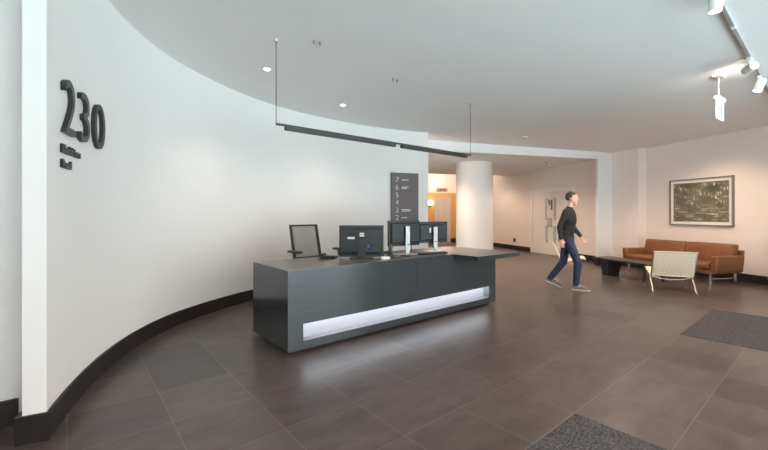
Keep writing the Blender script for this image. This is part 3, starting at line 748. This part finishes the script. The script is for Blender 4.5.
# spotlight track
TY = .655
tr = thing('lighting_track', 'pale straight spotlight track on the ceiling at upper right', 'track', (6.6, TY, zc(6.6)))
bm = BM()
vs = add_box(bm, (-2.45, -.014, -.022), (2.45, .014, .001))
for v in vs: v.co.z -= .018 * v.co.x
obj('rail', bm, mat('grey_track_rail', (.34, .33, .32), .45), tr)
for x in (-1.7, -.55, .35, 1.5):
    bm = BM(); add_box(bm, (x - .03, -.017, -.026 - .018 * x), (x + .03, .017, -.0 - .018 * x)); obj('rail_clip', bm, M['white'], tr)
def spot(x, aim, label, power, ln=.16, r=.047, drop=.115):
    zt = zc(x) - .0245
    t = thing('track_spotlight', label, 'lamp', (x, TY, zt), 0, 'spotlights on the ceiling track')
    aim = V(aim).normalized()
    bm = BM(); add_box(bm, (-.06, -.018, -.03), (.06, .018, 0), bevel=.003); add_tube(bm, [(0, 0, -.03), (0, 0, -drop)], .010, 10); obj('adapter', bm, M['white'], t)
    m = Matrix.Translation((0, 0, -drop)) @ aim.to_track_quat('Z', 'Y').to_matrix().to_4x4()
    bm = BM(); n = 28
    prof = [(.0, -ln * .55), (r * .90, -ln * .55), (r, -ln * .50), (r, ln * .45), (r * .90, ln * .45), (r * .88, ln * .40), (0, ln * .40)]
    rings = [[bm.verts.new(m @ V((max(q, .0005) * math.cos(2 * PI * i / n), max(q, .0005) * math.sin(2 * PI * i / n), z))) for i in range(n)] for q, z in prof]
    for a, b_ in zip(rings, rings[1:]):
        for i in range(n): bm.faces.new((a[i], a[(i + 1) % n], b_[(i + 1) % n], b_[i]))
    bd = obj('lamp_body', bm, M['paint'], t, smooth=True)
    bm = BM(); add_cyl(bm, (0, 0, ln * .402), r * .86, .003, 24, mtx=m); obj('lens', bm, M['lamp'], bd)
    l = bpy.data.lights.new('spot_bulb', 'SPOT'); l.energy = power; l.color = (1, .80, .62); l.spot_size = math.radians(88); l.spot_blend = .9; l.shadow_soft_size = .04
    lo = bpy.data.objects.new('bulb', l); COL.objects.link(lo); lo.parent = t
    lo.matrix_local = Matrix.Translation(V((0, 0, -drop)) + aim * (ln * .5)) @ (-aim).to_track_quat('Z', 'Y').to_matrix().to_4x4()
    return t
spot(4.08, (.02, .02, -1), 'white cylinder spotlight at the top edge, pointing straight down', 30, drop=.065)
spot(5.92, (.80, .50, .0), 'white cylinder spotlight seen from behind, unlit side towards us', 9)
spot(6.75, (-.05, .30, -.9), 'white cylinder spotlight with lit lens, just past the turned-away one', 40)
spot(8.35, (.55, .40, -.75), 'lit white spotlight farthest along track at the right edge', 40)

# exit sign
ex_ = thing('exit_sign', 'lit pale exit sign hanging by a rod from the ceiling', 'exit sign', (6.43, 1.00, zc(6.43)), math.radians(-4))
bm = BM(); add_box(bm, (-.09, -.045, -.025), (.09, .045, .001), bevel=.003); obj('ceiling_plate', bm, M['grey'], ex_)
bm = BM(); add_tube(bm, [(0, 0, -.02), (0, 0, -.27)], .007, 8); obj('rod', bm, M['white'], ex_, smooth=True)
bm = BM(); add_box(bm, (-.10, -.030, -.315), (.21, .030, -.265), bevel=.008); obj('lamp_housing', bm, M['white'], ex_)
bm = BM(); add_box(bm, (-.085, -.009, -.55), (.195, .009, -.315)); fp = obj('face_panel', bm, M['exitface'], ex_)
for s in (-1, 1):
    bm = BM()
    y0e, y1e = (.009, .0105) if s > 0 else (-.0105, -.009)
    add_box(bm, (.05, y0e, -.50), (.12, y1e, -.375))                                   # doorway
    for a, b_, r in (((-.10, -.43), (-.03, -.43), .010), ((-.03, -.43), (-.055, -.405), .010), ((-.03, -.43), (-.055, -.455), .010), ((-.0, -.49), (.02, -.44), .008), ((.02, -.44), (.025, -.405), .010), ((.02, -.44), (.04, -.47), .008)):
        p, q = V((a[0], 0, a[1])), V((b_[0], 0, b_[1])); d = (q - p).normalized(); nn = V((-d.z, 0, d.x)) * r
        vv = [bm.verts.new((c.x, yy, c.z)) for yy in (y0e, y1e) for c in (p + nn, q + nn, q - nn, p - nn)]
        for f in ((0, 1, 2, 3), (7, 6, 5, 4), (0, 4, 5, 1), (1, 5, 6, 2), (2, 6, 7, 3), (3, 7, 4, 0)): bm.faces.new([vv[i] for i in f])
    obj('pictogram', bm, M['exitmark'], fp)

# ------------------------------------------------------------------ lounge
ang_w = math.atan2(W.y, W.x)
# framed photograph: local x along the wall to the right, -y into the room
PW0, PW1, PZ0, PZ1 = -1.950, -.612, 1.110, 2.172
pc = thing('framed_picture', 'wide framed photograph of light streaks on dark water above sofa', 'picture', (*wl((PW0 + PW1) / 2), (PZ0 + PZ1) / 2), ang_w + PI)
hw, hh = (PW1 - PW0) / 2, (PZ1 - PZ0) / 2
RI = -1   # after the turn, local +y points ... the room side sign is fixed here
def pbox(bm, x0, x1, z0, z1, d0, d1): add_box(bm, (x0, min(RI * d0, RI * d1), z0), (x1, max(RI * d0, RI * d1), z1))
bm = BM(); ft = .026
pbox(bm, -hw, hw, hh - ft, hh, .0, .045); pbox(bm, -hw, hw, -hh, -hh + ft, .0, .045); pbox(bm, -hw, -hw + ft, -hh + ft, hh - ft, 0, .045); pbox(bm, hw - ft, hw, -hh + ft, hh - ft, 0, .045)
obj('picture_frame', bm, M['artframe'], pc)
bm = BM(); pbox(bm, -hw + ft, hw - ft, -hh + ft, hh - ft, .005, .020); obj('mount_board', bm, M['matboard'], pc)
bm = BM(); mx_, mz = hw - .088, hh - .088
vs = [bm.verts.new((x, RI * .0215, z)) for x, z in ((-mx_, -mz), (mx_, -mz), (mx_, mz), (-mx_, mz))]
vs2 = [bm.verts.new((x, RI * .020, z)) for x, z in ((-mx_, -mz), (mx_, -mz), (mx_, mz), (-mx_, mz))]
bm.faces.new(vs); bm.faces.new(vs2[::-1])
for i in range(4): bm.faces.new((vs[i], vs2[i], vs2[(i + 1) % 4], vs[(i + 1) % 4]))
uv = bm.loops.layers.uv.new('UVMap')
for f in bm.faces:
    for lp in f.loops: lp[uv].uv = ((lp.vert.co.x + mx_) / (2 * mx_), (lp.vert.co.z + mz) / (2 * mz))
obj('photo_print', bm, M['art'], pc)

# tan leather sofa; local x along the wall (to the right as seen), local -y towards the room
sf = thing('sofa', 'tan brown leather two-seat sofa on steel legs under the picture', 'sofa', (*wl(-1.37, -.78), 0), ang_w + PI)
SL = 2.02; hl = SL / 2; FY, BY = RI * .37, -RI * .37
def sbox(name, x0, x1, y0, y1, z0, z1, bev=.02, m='leather', parent=None, lean=0., seg=3):
    bm = BM(); ya, yb = sorted((RI * y0, RI * y1)); vs = add_box(bm, (x0, ya, z0), (x1, yb, z1), bevel=bev, seg=seg)
    if lean:
        for v in vs: v.co.y -= RI * lean * (v.co.z - z0)
    return obj(name, bm, M[m], parent or sf, smooth=True)
# depth coordinate: +.37 is the front, -.37 the back
sbox('seat_base', -hl + .02, hl - .02, -.33, .36, .235, .300, .012)
for k in range(2):
    x0 = -hl + .13 + k * (SL - .26) / 2; x1 = x0 + (SL - .26) / 2
    sbox('seat_cushion', x0 + .004, x1 - .004, -.22, .385, .300, .425, .035)
    sbox('back_cushion', x0 - (.05 if k == 0 else -.004) , x1 + (.05 if k else -.004), -.30, -.12, .400, .775, .045, lean=.22)
for s in (-1, 1):
    bm = BM(); ya, yb = sorted((RI * -.34, RI * .375))
    vs = add_box(bm, (-.065, ya, .245), (.065, yb, .565), bevel=.025, seg=3)
    for v in vs:
        v.co.x += s * (hl - .065) + s * .18 * max(0, (v.co.z - .245)) * .5
    obj('armrest', bm, M['leather'], sf, smooth=True)
sbox('back_rest', -hl + .05, hl - .05, -.40, -.30, .235, .66, .02, lean=.16)
bm = BM()
for s in (-1, 1):
    add_tube(bm, [(s * .88, RI * .30, .225), (s * .88, RI * -.30, .225)], .014, 8)
add_tube(bm, [(-.88, RI * .30, .225), (.88, RI * .30, .225)], .014, 8); add_tube(bm, [(-.88, RI * -.30, .225), (.88, RI * -.30, .225)], .014, 8)
obj('steel_rail', bm, M['chrome'], sf, smooth=True)
for s in (-1, 1):
    bm = BM(); add_tube(bm, [(s * .88, RI * .33, .12), (s * .88, RI * -.33, .12)], .010, 8); obj('side_stretcher', bm, M['chrome'], sf, smooth=True)
for s in (-1, 1):
    for y in (.33, -.33):
        bm = BM(); add_box(bm, (s * .88 - .022, RI * y - .010, 0), (s * .88 + .022, RI * y + .010, .24), bevel=.003); obj('leg', bm, M['chrome'], sf)

# low black table
ct = thing('coffee_table', 'long low black wooden coffee table in front of sofa', 'table', (*wl(-1.05, -1.78), 0), ang_w + PI)
bm = BM(); add_box(bm, (-.70, -.27, .335), (.74, .27, .372), bevel=.004); obj('tabletop', bm, M['tablewood'], ct)
bm = BM()
a = [bm.verts.new((x, y, 0)) for x, y in ((-.42, -.24), (-.27, -.24), (-.27, .06), (-.42, .06))]; b_ = [bm.verts.new((x, y, .335)) for x, y in ((-.46, -.26), (-.25, -.26), (-.25, .12), (-.46, .12))]
for i in range(4): bm.faces.new((a[i], a[(i + 1) % 4], b_[(i + 1) % 4], b_[i]))
bm.faces.new(a[::-1]); bm.faces.new(b_); obj('block_leg', bm, M['tablewood'], ct)
for y in (-.24, .22):
    bm = BM(); add_box(bm, (.60, y - .02, 0), (.64, y + .02, .335), bevel=.003); obj('post_leg', bm, M['tablewood'], ct)

# cane lounge chairs
def cane_chair(label):
    """Low lounge chair: faces local +X, .63 wide, .71 high."""
    t = thing('lounge_chair', label, 'chair')
    hwid = .315
    prof = [(.33, .345), (.29, .362), (.20, .345), (.05, .300), (-.06, .268), (-.12, .262), (-.155, .285), (-.20, .360), (-.27, .500), (-.335, .640), (-.365, .705)]
    def sheet(pp, nm):
        bm = BM(); uv = bm.loops.layers.uv.new('UVMap'); n = len(pp); th = .009; acc = [0]
        for i in range(1, n): acc.append(acc[-1] + math.dist(pp[i], pp[i - 1]))
        nx = 6
        def ring(i):
            x, z = pp[i]; d = V((pp[min(i + 1, n - 1)][0] - pp[max(i - 1, 0)][0], pp[min(i + 1, n - 1)][1] - pp[max(i - 1, 0)][1])).normalized(); nn = V((-d.y, d.x)) * th
            return [bm.verts.new((x + nn.x, -hwid + .63 * j / nx, z + nn.y)) for j in range(nx + 1)] + [bm.verts.new((x - nn.x, -hwid + .63 * j / nx, z - nn.y)) for j in range(nx, -1, -1)]
        R = [ring(i) for i in range(n)]; m = len(R[0]); info = {}
        for i, r in enumerate(R):
            for v in r: info[v] = acc[i]
        for p, q in zip(R, R[1:]):
            for j in range(m): bm.faces.new((p[j], p[(j + 1) % m], q[(j + 1) % m], q[j]))
        bm.faces.new(R[0][::-1]); bm.faces.new(R[-1])
        for f in bm.faces:
            for lp in f.loops: lp[uv].uv = (lp.vert.co.y / .036, info[lp.vert] / .036)
        return obj(nm, bm, M['cane'], t, smooth=True)
    sheet(prof[:6], 'woven_seat'); sheet(prof[6:], 'woven_backrest')
    for pp, nm in (((prof[0]), 'front_rail'), ((prof[-1]), 'top_rail')):
        bm = BM(); add_tube(bm, [(pp[0], -hwid, pp[1]), (pp[0], hwid, pp[1])], .013, 10); obj(nm, bm, M['steel'] if nm == 'front_rail' else M['cane'], t, smooth=True)
    for s in (-1, 1):
        y = s * (hwid - .004)
        bm = BM(); add_tube(bm, [(x, y, z - .006) for x, z in prof], .01, 8, flat=(.012, .009)); obj('side_frame', bm, M['steel'], t, smooth=True)
        for sx, nm in ((1, 'front_leg'), (-1, 'rear_leg')):
            bm = BM()
            pts = [(.02 - sx * .03, .272), (.02 + sx * .06, .225), (.02 + sx * .16, .14), (.02 + sx * .235, .045), (.02 + sx * .275, .006)] if sx > 0 else [(-.06, .262), (-.12, .205), (-.20, .12), (-.265, .04), (-.30, .006)]
            add_tube(bm, [(x, y, z) for x, z in pts], .01, 8, flat=(.014, .006)); lg = obj(nm, bm, M['steel'], t, smooth=True)
            bm = BM(); add_cyl(bm, (pts[-1][0], y, 0), .017, .008, 12); obj('foot', bm, M['steel'], lg)
    bm = BM(); add_tube(bm, [(-.10, -hwid + .01, .245), (-.10, -.16, .205), (-.10, 0, .190), (-.10, .16, .205), (-.10, hwid - .01, .245)], .010, 8); obj('curved_stretcher', bm, M['steel'], t, smooth=True)
    return t
FH = math.atan2(.447, .894)
lc = cane_chair('cream woven cane lounge chair standing with its back to us by table')
fc = V((8.088 + .30 * .894, 1.84 + .30 * .447, 0)); lc.location = fc; lc.rotation_euler = (0, 0, FH); lc['group'] = 'cane lounge chairs'

# ------------------------------------------------------------------ walking man
PHI = math.atan2(-.943, .333)
man = thing('person', 'walking man in dark sweater and blue jeans', 'person', (7.01, 3.20, 0), PHI); man.scale = (.985,) * 3
# joints: x forward, y to his left
hipR, kneeR, ankR = V((.03, -.095, .90)), V((.185, -.09, .505)), V((.155, -.08, .10))
hipL, kneeL, ankL = V((-.02, .095, .90)), V((-.07, .09, .485)), V((-.305, .085, .155))
shR, elR, wrR = V((.00, -.195, 1.435)), V((-.10, -.285, 1.14)), V((-.065, -.325, .93))
shL, elL, wrL = V((.04, .195, 1.435)), V((.075, .275, 1.14)), V((.215, .25, .965))
chest, neck, head = V((.03, 0, 1.30)), V((.045, 0, 1.50)), V((.085, 0, 1.665))
def hand(bm, wr, d, palm_n, thumb_d, curl):
    """Palm and five fingers; d points along the hand, palm_n out of the palm, thumb_d to the thumb side."""
    d, palm_n, thumb_d = V(d).normalized(), V(palm_n).normalized(), V(thumb_d).normalized()
    for k in range(4):
        o = (k - 1.5) * .0195
        add_capsule(bm, wr + thumb_d * (-o * .7), wr + d * .085 - thumb_d * o, .015, .0125, 8)
    for k, ln in enumerate((.068, .076, .072, .056)):
        p = wr + d * .085 - thumb_d * ((k - 1.5) * .0200); a = 0; dirs = []
        for j, seg in enumerate((.45, .32, .23)):
            a += curl * (.7, 1.0, .8)[j]
            q = p + (d * math.cos(a) + palm_n * math.sin(a)) * ln * seg * 1.15
            add_capsule(bm, p, q, .0092 - j * .0008, .0085 - j * .0008, 8); p = q
    p = wr + d * .028 + thumb_d * .028; q = p + (d * .6 + thumb_d * .65 + palm_n * .45).normalized() * .036; r = q + (d * .85 + thumb_d * .15 + palm_n * .5).normalized() * .030
    add_capsule(bm, wr + d * .02 + thumb_d * .012, p, .015, .0125, 8); add_capsule(bm, p, q, .0115, .0105, 8); add_capsule(bm, q, r, .0100, .0085, 8)
bm = BM()
add_ball(bm, (-.01, 0, .95), (.115, .165, .13)); add_ball(bm, (.01, 0, 1.10), (.105, .145, .16)); add_ball(bm, chest, (.118, .170, .20))
add_limb(bm, [V((.01, -.10, 1.42)), V((.01, .10, 1.42))], [.050, .050]); add_limb(bm, [(.03, 0, 1.42), neck, (.065, 0, 1.585)], [.075, .058, .056])
for a, b_, c in ((hipR, kneeR, ankR), (hipL, kneeL, ankL)): add_limb(bm, [a, b_, c], [.083, .056, .038])
for a, b_, c in ((shR, elR, wrR), (shL, elL, wrL)): add_limb(bm, [a - V((0, 0, .03)), b_, c], [.040, .035, .026])
# head: cranium, jaw, chin, cheeks, brow, nose, ears (face looks along +x, turned a little towards the table)
hr = Matrix.Rotation(.06, 3, 'Z') @ Matrix.Rotation(.06, 3, 'Y')
def hp(x, y, z): return head + hr @ V((x, y, z))
add_ball(bm, hp(-.012, 0, .035), (.098, .076, .100), rot=hr); add_ball(bm, hp(.022, 0, -.030), (.070, .062, .085), rot=hr)
add_ball(bm, hp(.055, 0, -.088), (.030, .034, .026), rot=hr); add_ball(bm, hp(.060, 0, .040), (.030, .056, .018), rot=hr)
for s in (-1, 1):
    add_ball(bm, hp(.058, s * .036, -.018), (.026, .024, .026), rot=hr); add_ball(bm, hp(-.008, s * .076, -.002), (.021, .010, .032), rot=hr)
add_limb(bm, [hp(.082, 0, .028), hp(.103, 0, -.012), hp(.100, 0, -.022)], [.009, .013, .010], 10)
add_limb(bm, [hp(.084, -.020, -.052), hp(.090, 0, -.051), hp(.084, .020, -.052)], [.006, .008, .006], 8)
hand(bm, wrL, (.55, -.10, -.80), (.25, -.95, 0), (.80, .1, .45), .35)
hand(bm, wrR, (.12, .02, -1), (-.15, .95, .1), (.95, .15, 0), .35)
body = fuse('body', bm, M['skin'], man, .006, 4)
for s in (-1, 1):
    bm = BM(); add_ball(bm, hp(.0745, s * .031, .014), .0120, 12, 8); ey = obj('eye', bm, M['eye'], man, smooth=True)
    bm = BM(); add_ball(bm, hp(.0832, s * .0315, .014), .0052, 10, 6); obj('iris', bm, M['iris'], ey, smooth=True)
bm = BM(); add_limb(bm, [hp(.0875, -.021, -.052), hp(.0945, 0, -.051), hp(.0875, .021, -.052)], [.004, .0055, .004], 8); obj('mouth', bm, M['lip'], man, smooth=True)
bm = BM()
vs = add_ball(bm, hp(-.018, 0, .042), (.104, .083, .106), 28, 18, rot=hr)
inv = hr.inverted()
kill = []
for v in vs:
    q = inv @ (v.co - head)
    if (q.x > -.02 and q.z < .060 + .35 * max(0, q.x)) and not (q.x < .02 and abs(q.y) > .05 and q.z > .02): kill.append(v)
    elif q.z < -.035: kill.append(v)
bmesh.ops.delete(bm, geom=kill, context='VERTS')
hairo = obj('hair', bm, M['hair'], man, smooth=True); sd_ = hairo.modifiers.new('thickness', 'SOLIDIFY'); sd_.thickness = .012; sd_.offset = -1
# sweater
bm = BM()
add_ball(bm, (-.01, 0, 1.02), (.132, .182, .16)); add_ball(bm, (.01, 0, 1.13), (.128, .172, .24)); add_ball(bm, chest, (.134, .184, .23))
add_limb(bm, [V((.01, -.12, 1.415)), V((.01, .12, 1.415))], [.084, .084]); add_limb(bm, [(.02, 0, 1.42), (.042, 0, 1.495)], [.085, .066])
add_tube(bm, [(-.015, 0, .985), (-.012, 0, .93), (-.010, 0, .868)], [.15, .15, .15], 20, flat=(.190, .136))
for a, b_, c in ((shR, elR, wrR), (shL, elL, wrL)):
    c2 = b_.lerp(c, .93); add_limb(bm, [a + V((0, 0, -.012)), b_], [.064, .050]); add_capsule(bm, b_, c2, .049, .037); add_limb(bm, [V((.025, 0, 1.475)), a + V((0, 0, -.015))], [.062, .058])
sw = fuse('sweater', bm, M['sweater'], man, .008, 22)
# jeans
bm = BM(); add_ball(bm, (-.012, 0, .925), (.118, .166, .11))
for a, b_, c in ((hipR, kneeR, ankR), (hipL, kneeL, ankL)):
    d = (c - b_).normalized(); add_limb(bm, [a, b_], [.088, .069]); add_capsule(bm, b_, c - d * .02, .070, .055)
fuse('jeans', bm, M['jeans'], man, .008, 10)
# shoes: heel-to-toe direction
def shoe(ank, heel, toe, pitch):
    d = (V(toe) - V(heel)); d.z = 0; d.normalize(); ex2 = V((0, 0, 1)).cross(d)
    m = Matrix.Translation(V(heel)) @ Matrix(((d.x, ex2.x, 0, 0), (d.y, ex2.y, 0, 0), (0, 0, 1, 0), (0, 0, 0, 1))) @ Matrix.Rotation(pitch, 4, 'Y')
    bm = BM(); sec = [(-.02, .035, .075), (.04, .040, .095), (.10, .042, .080), (.16, .048, .058), (.22, .046, .045), (.265, .025, .030)]
    R = []
    for x, hw_, hz in sec: R.append([bm.verts.new(m @ V((x, hw_ * math.cos(a), .018 + max(0, hz * math.sin(a))))) for a in [PI * i / 10 for i in range(11)]])
    for p, q in zip(R, R[1:]):
        for i in range(10): bm.faces.new((p[i], p[i + 1], q[i + 1], q[i]))
        bm.faces.new((p[10], p[0], q[0], q[10]))
    bm.faces.new(R[0][::-1]); bm.faces.new(R[-1])
    sh = obj('shoe', bm, M['shoe'], man, smooth=True)
    bm = BM(); pol = [(x, hw_ + .004) for x, hw_, _ in sec] + [(.278, 0)] + [(x, -hw_ - .004) for x, hw_, _ in reversed(sec)] + [(-.030, 0)]
    a_ = [bm.verts.new(m @ V((x, y, 0))) for x, y in pol]; b2 = [bm.verts.new(m @ V((x, y, .024))) for x, y in pol]; n = len(pol)
    for i in range(n): bm.faces.new((a_[i], a_[(i + 1) % n], b2[(i + 1) % n], b2[i]))
    bm.faces.new(a_[::-1]); bm.faces.new(b2); obj('sole', bm, M['sole'], sh)
    bm = BM()
    for x in (.085, .110, .135, .160): add_tube(bm, [m @ V((x, -.030, .065 - (x - .085) * .3)), m @ V((x, 0, .105 - (x - .085) * .42)), m @ V((x, .030, .065 - (x - .085) * .3))], .010, 6)
    obj('laces', bm, M['shoeblue'], sh, smooth=True)
shoe(ankR, (.115, -.08, .0), (.4, -.09, 0), 0)
shoe(ankL, (-.36, .085, .088), (-.1, .09, 0), .36)

# the other cane chair, beyond the man
dup(lc, (9.08, 4.10, 0), math.atan2(-.903, .429), 'cream woven cane lounge chair in side view behind the walking man', 'cane lounge chairs')

# ------------------------------------------------------------------ lights, sky, camera
def area(name, loc, rot, sx, sy, power, col, portal=False):
    l = bpy.data.lights.new(name, 'AREA'); l.shape = 'RECTANGLE'; l.size = sx; l.size_y = sy; l.energy = power; l.color = col
    o = bpy.data.objects.new(name, l); COL.objects.link(o); o.location = loc; o.rotation_euler = rot
    if portal: l.cycles.is_portal = True
    return o
area('daylight_portal', (2.7, -2.66, 1.55), (PI / 2, 0, 0), 8.0, 2.9, 10, (1, 1, 1), True)
wd = bpy.data.worlds.new('sky'); SC.world = wd; wd.use_nodes = True
bg = wd.node_tree.nodes['Background']; bg.inputs[0].default_value = (1.0, .955, .925, 1); bg.inputs[1].default_value = 2.8
sl = bpy.data.lights.new('sun', 'SUN'); sl.energy = 36; sl.angle = .02; sl.color = (1, .97, .93)
so = bpy.data.objects.new('sun', sl); COL.objects.link(so); so.rotation_euler = (math.radians(-38), 0, math.radians(12))   # stands behind the building, added to bounce light off the street to the ceiling
# warm fill spots added under this ceiling and the lobby ceiling, without fittings
for k, (x, y) in enumerate(((8.2, 2.6), (9.6, 2.0), (6.6, 2.3), (8.9, 4.2), (3.6, 1.3), (1.2, 1.2))):
    l = bpy.data.lights.new('ceiling_fill_light', 'SPOT'); l.energy = 66 if k < 4 else 40; l.color = (1, .72, .52); l.spot_size = math.radians(140); l.spot_blend = .9; l.shadow_soft_size = .06
    o = bpy.data.objects.new('ceiling_fill_spot', l); COL.objects.link(o); o.location = (x, y, zc(x) - .03)
for (x, y, p) in ((11.7, 7.6, 46), (10.2, 9.2, 60), (12.7, 8.9, 40), (8.0, 7.4, 95), (10.4, 5.7, 60)):
    l = bpy.data.lights.new('lobby_fill_light', 'SPOT'); l.energy = p; l.color = (1, .72, .54); l.spot_size = math.radians(135); l.spot_blend = .8; l.shadow_soft_size = .06
    o = bpy.data.objects.new('lobby_fill_spot', l); COL.objects.link(o); o.location = (x, y, 2.93)
l = bpy.data.lights.new('lift_lobby_bulb', 'POINT'); l.energy = 40; l.color = (1, .80, .62); l.shadow_soft_size = .15
o = bpy.data.objects.new('lift_lobby_light', l); COL.objects.link(o); o.location = (12.9, 11.3, 3.4)

cam = bpy.data.cameras.new('camera'); co = bpy.data.objects.new('camera', cam); COL.objects.link(co); SC.camera = co
co.location = (0, 0, H); co.rotation_euler = (PI / 2, 0, -math.atan2(.637, .771))
cam.sensor_fit = 'HORIZONTAL'; cam.sensor_width = 36; cam.lens = 36 * 377 / 768
cam.shift_x = 0; cam.shift_y = -(225 - 215) / 768; cam.clip_start = .05
vs = SC.view_settings; vs.view_transform = 'Standard'; vs.look = 'None'; vs.gamma = 1; vs.use_curve_mapping = False; vs.exposure = 1.07
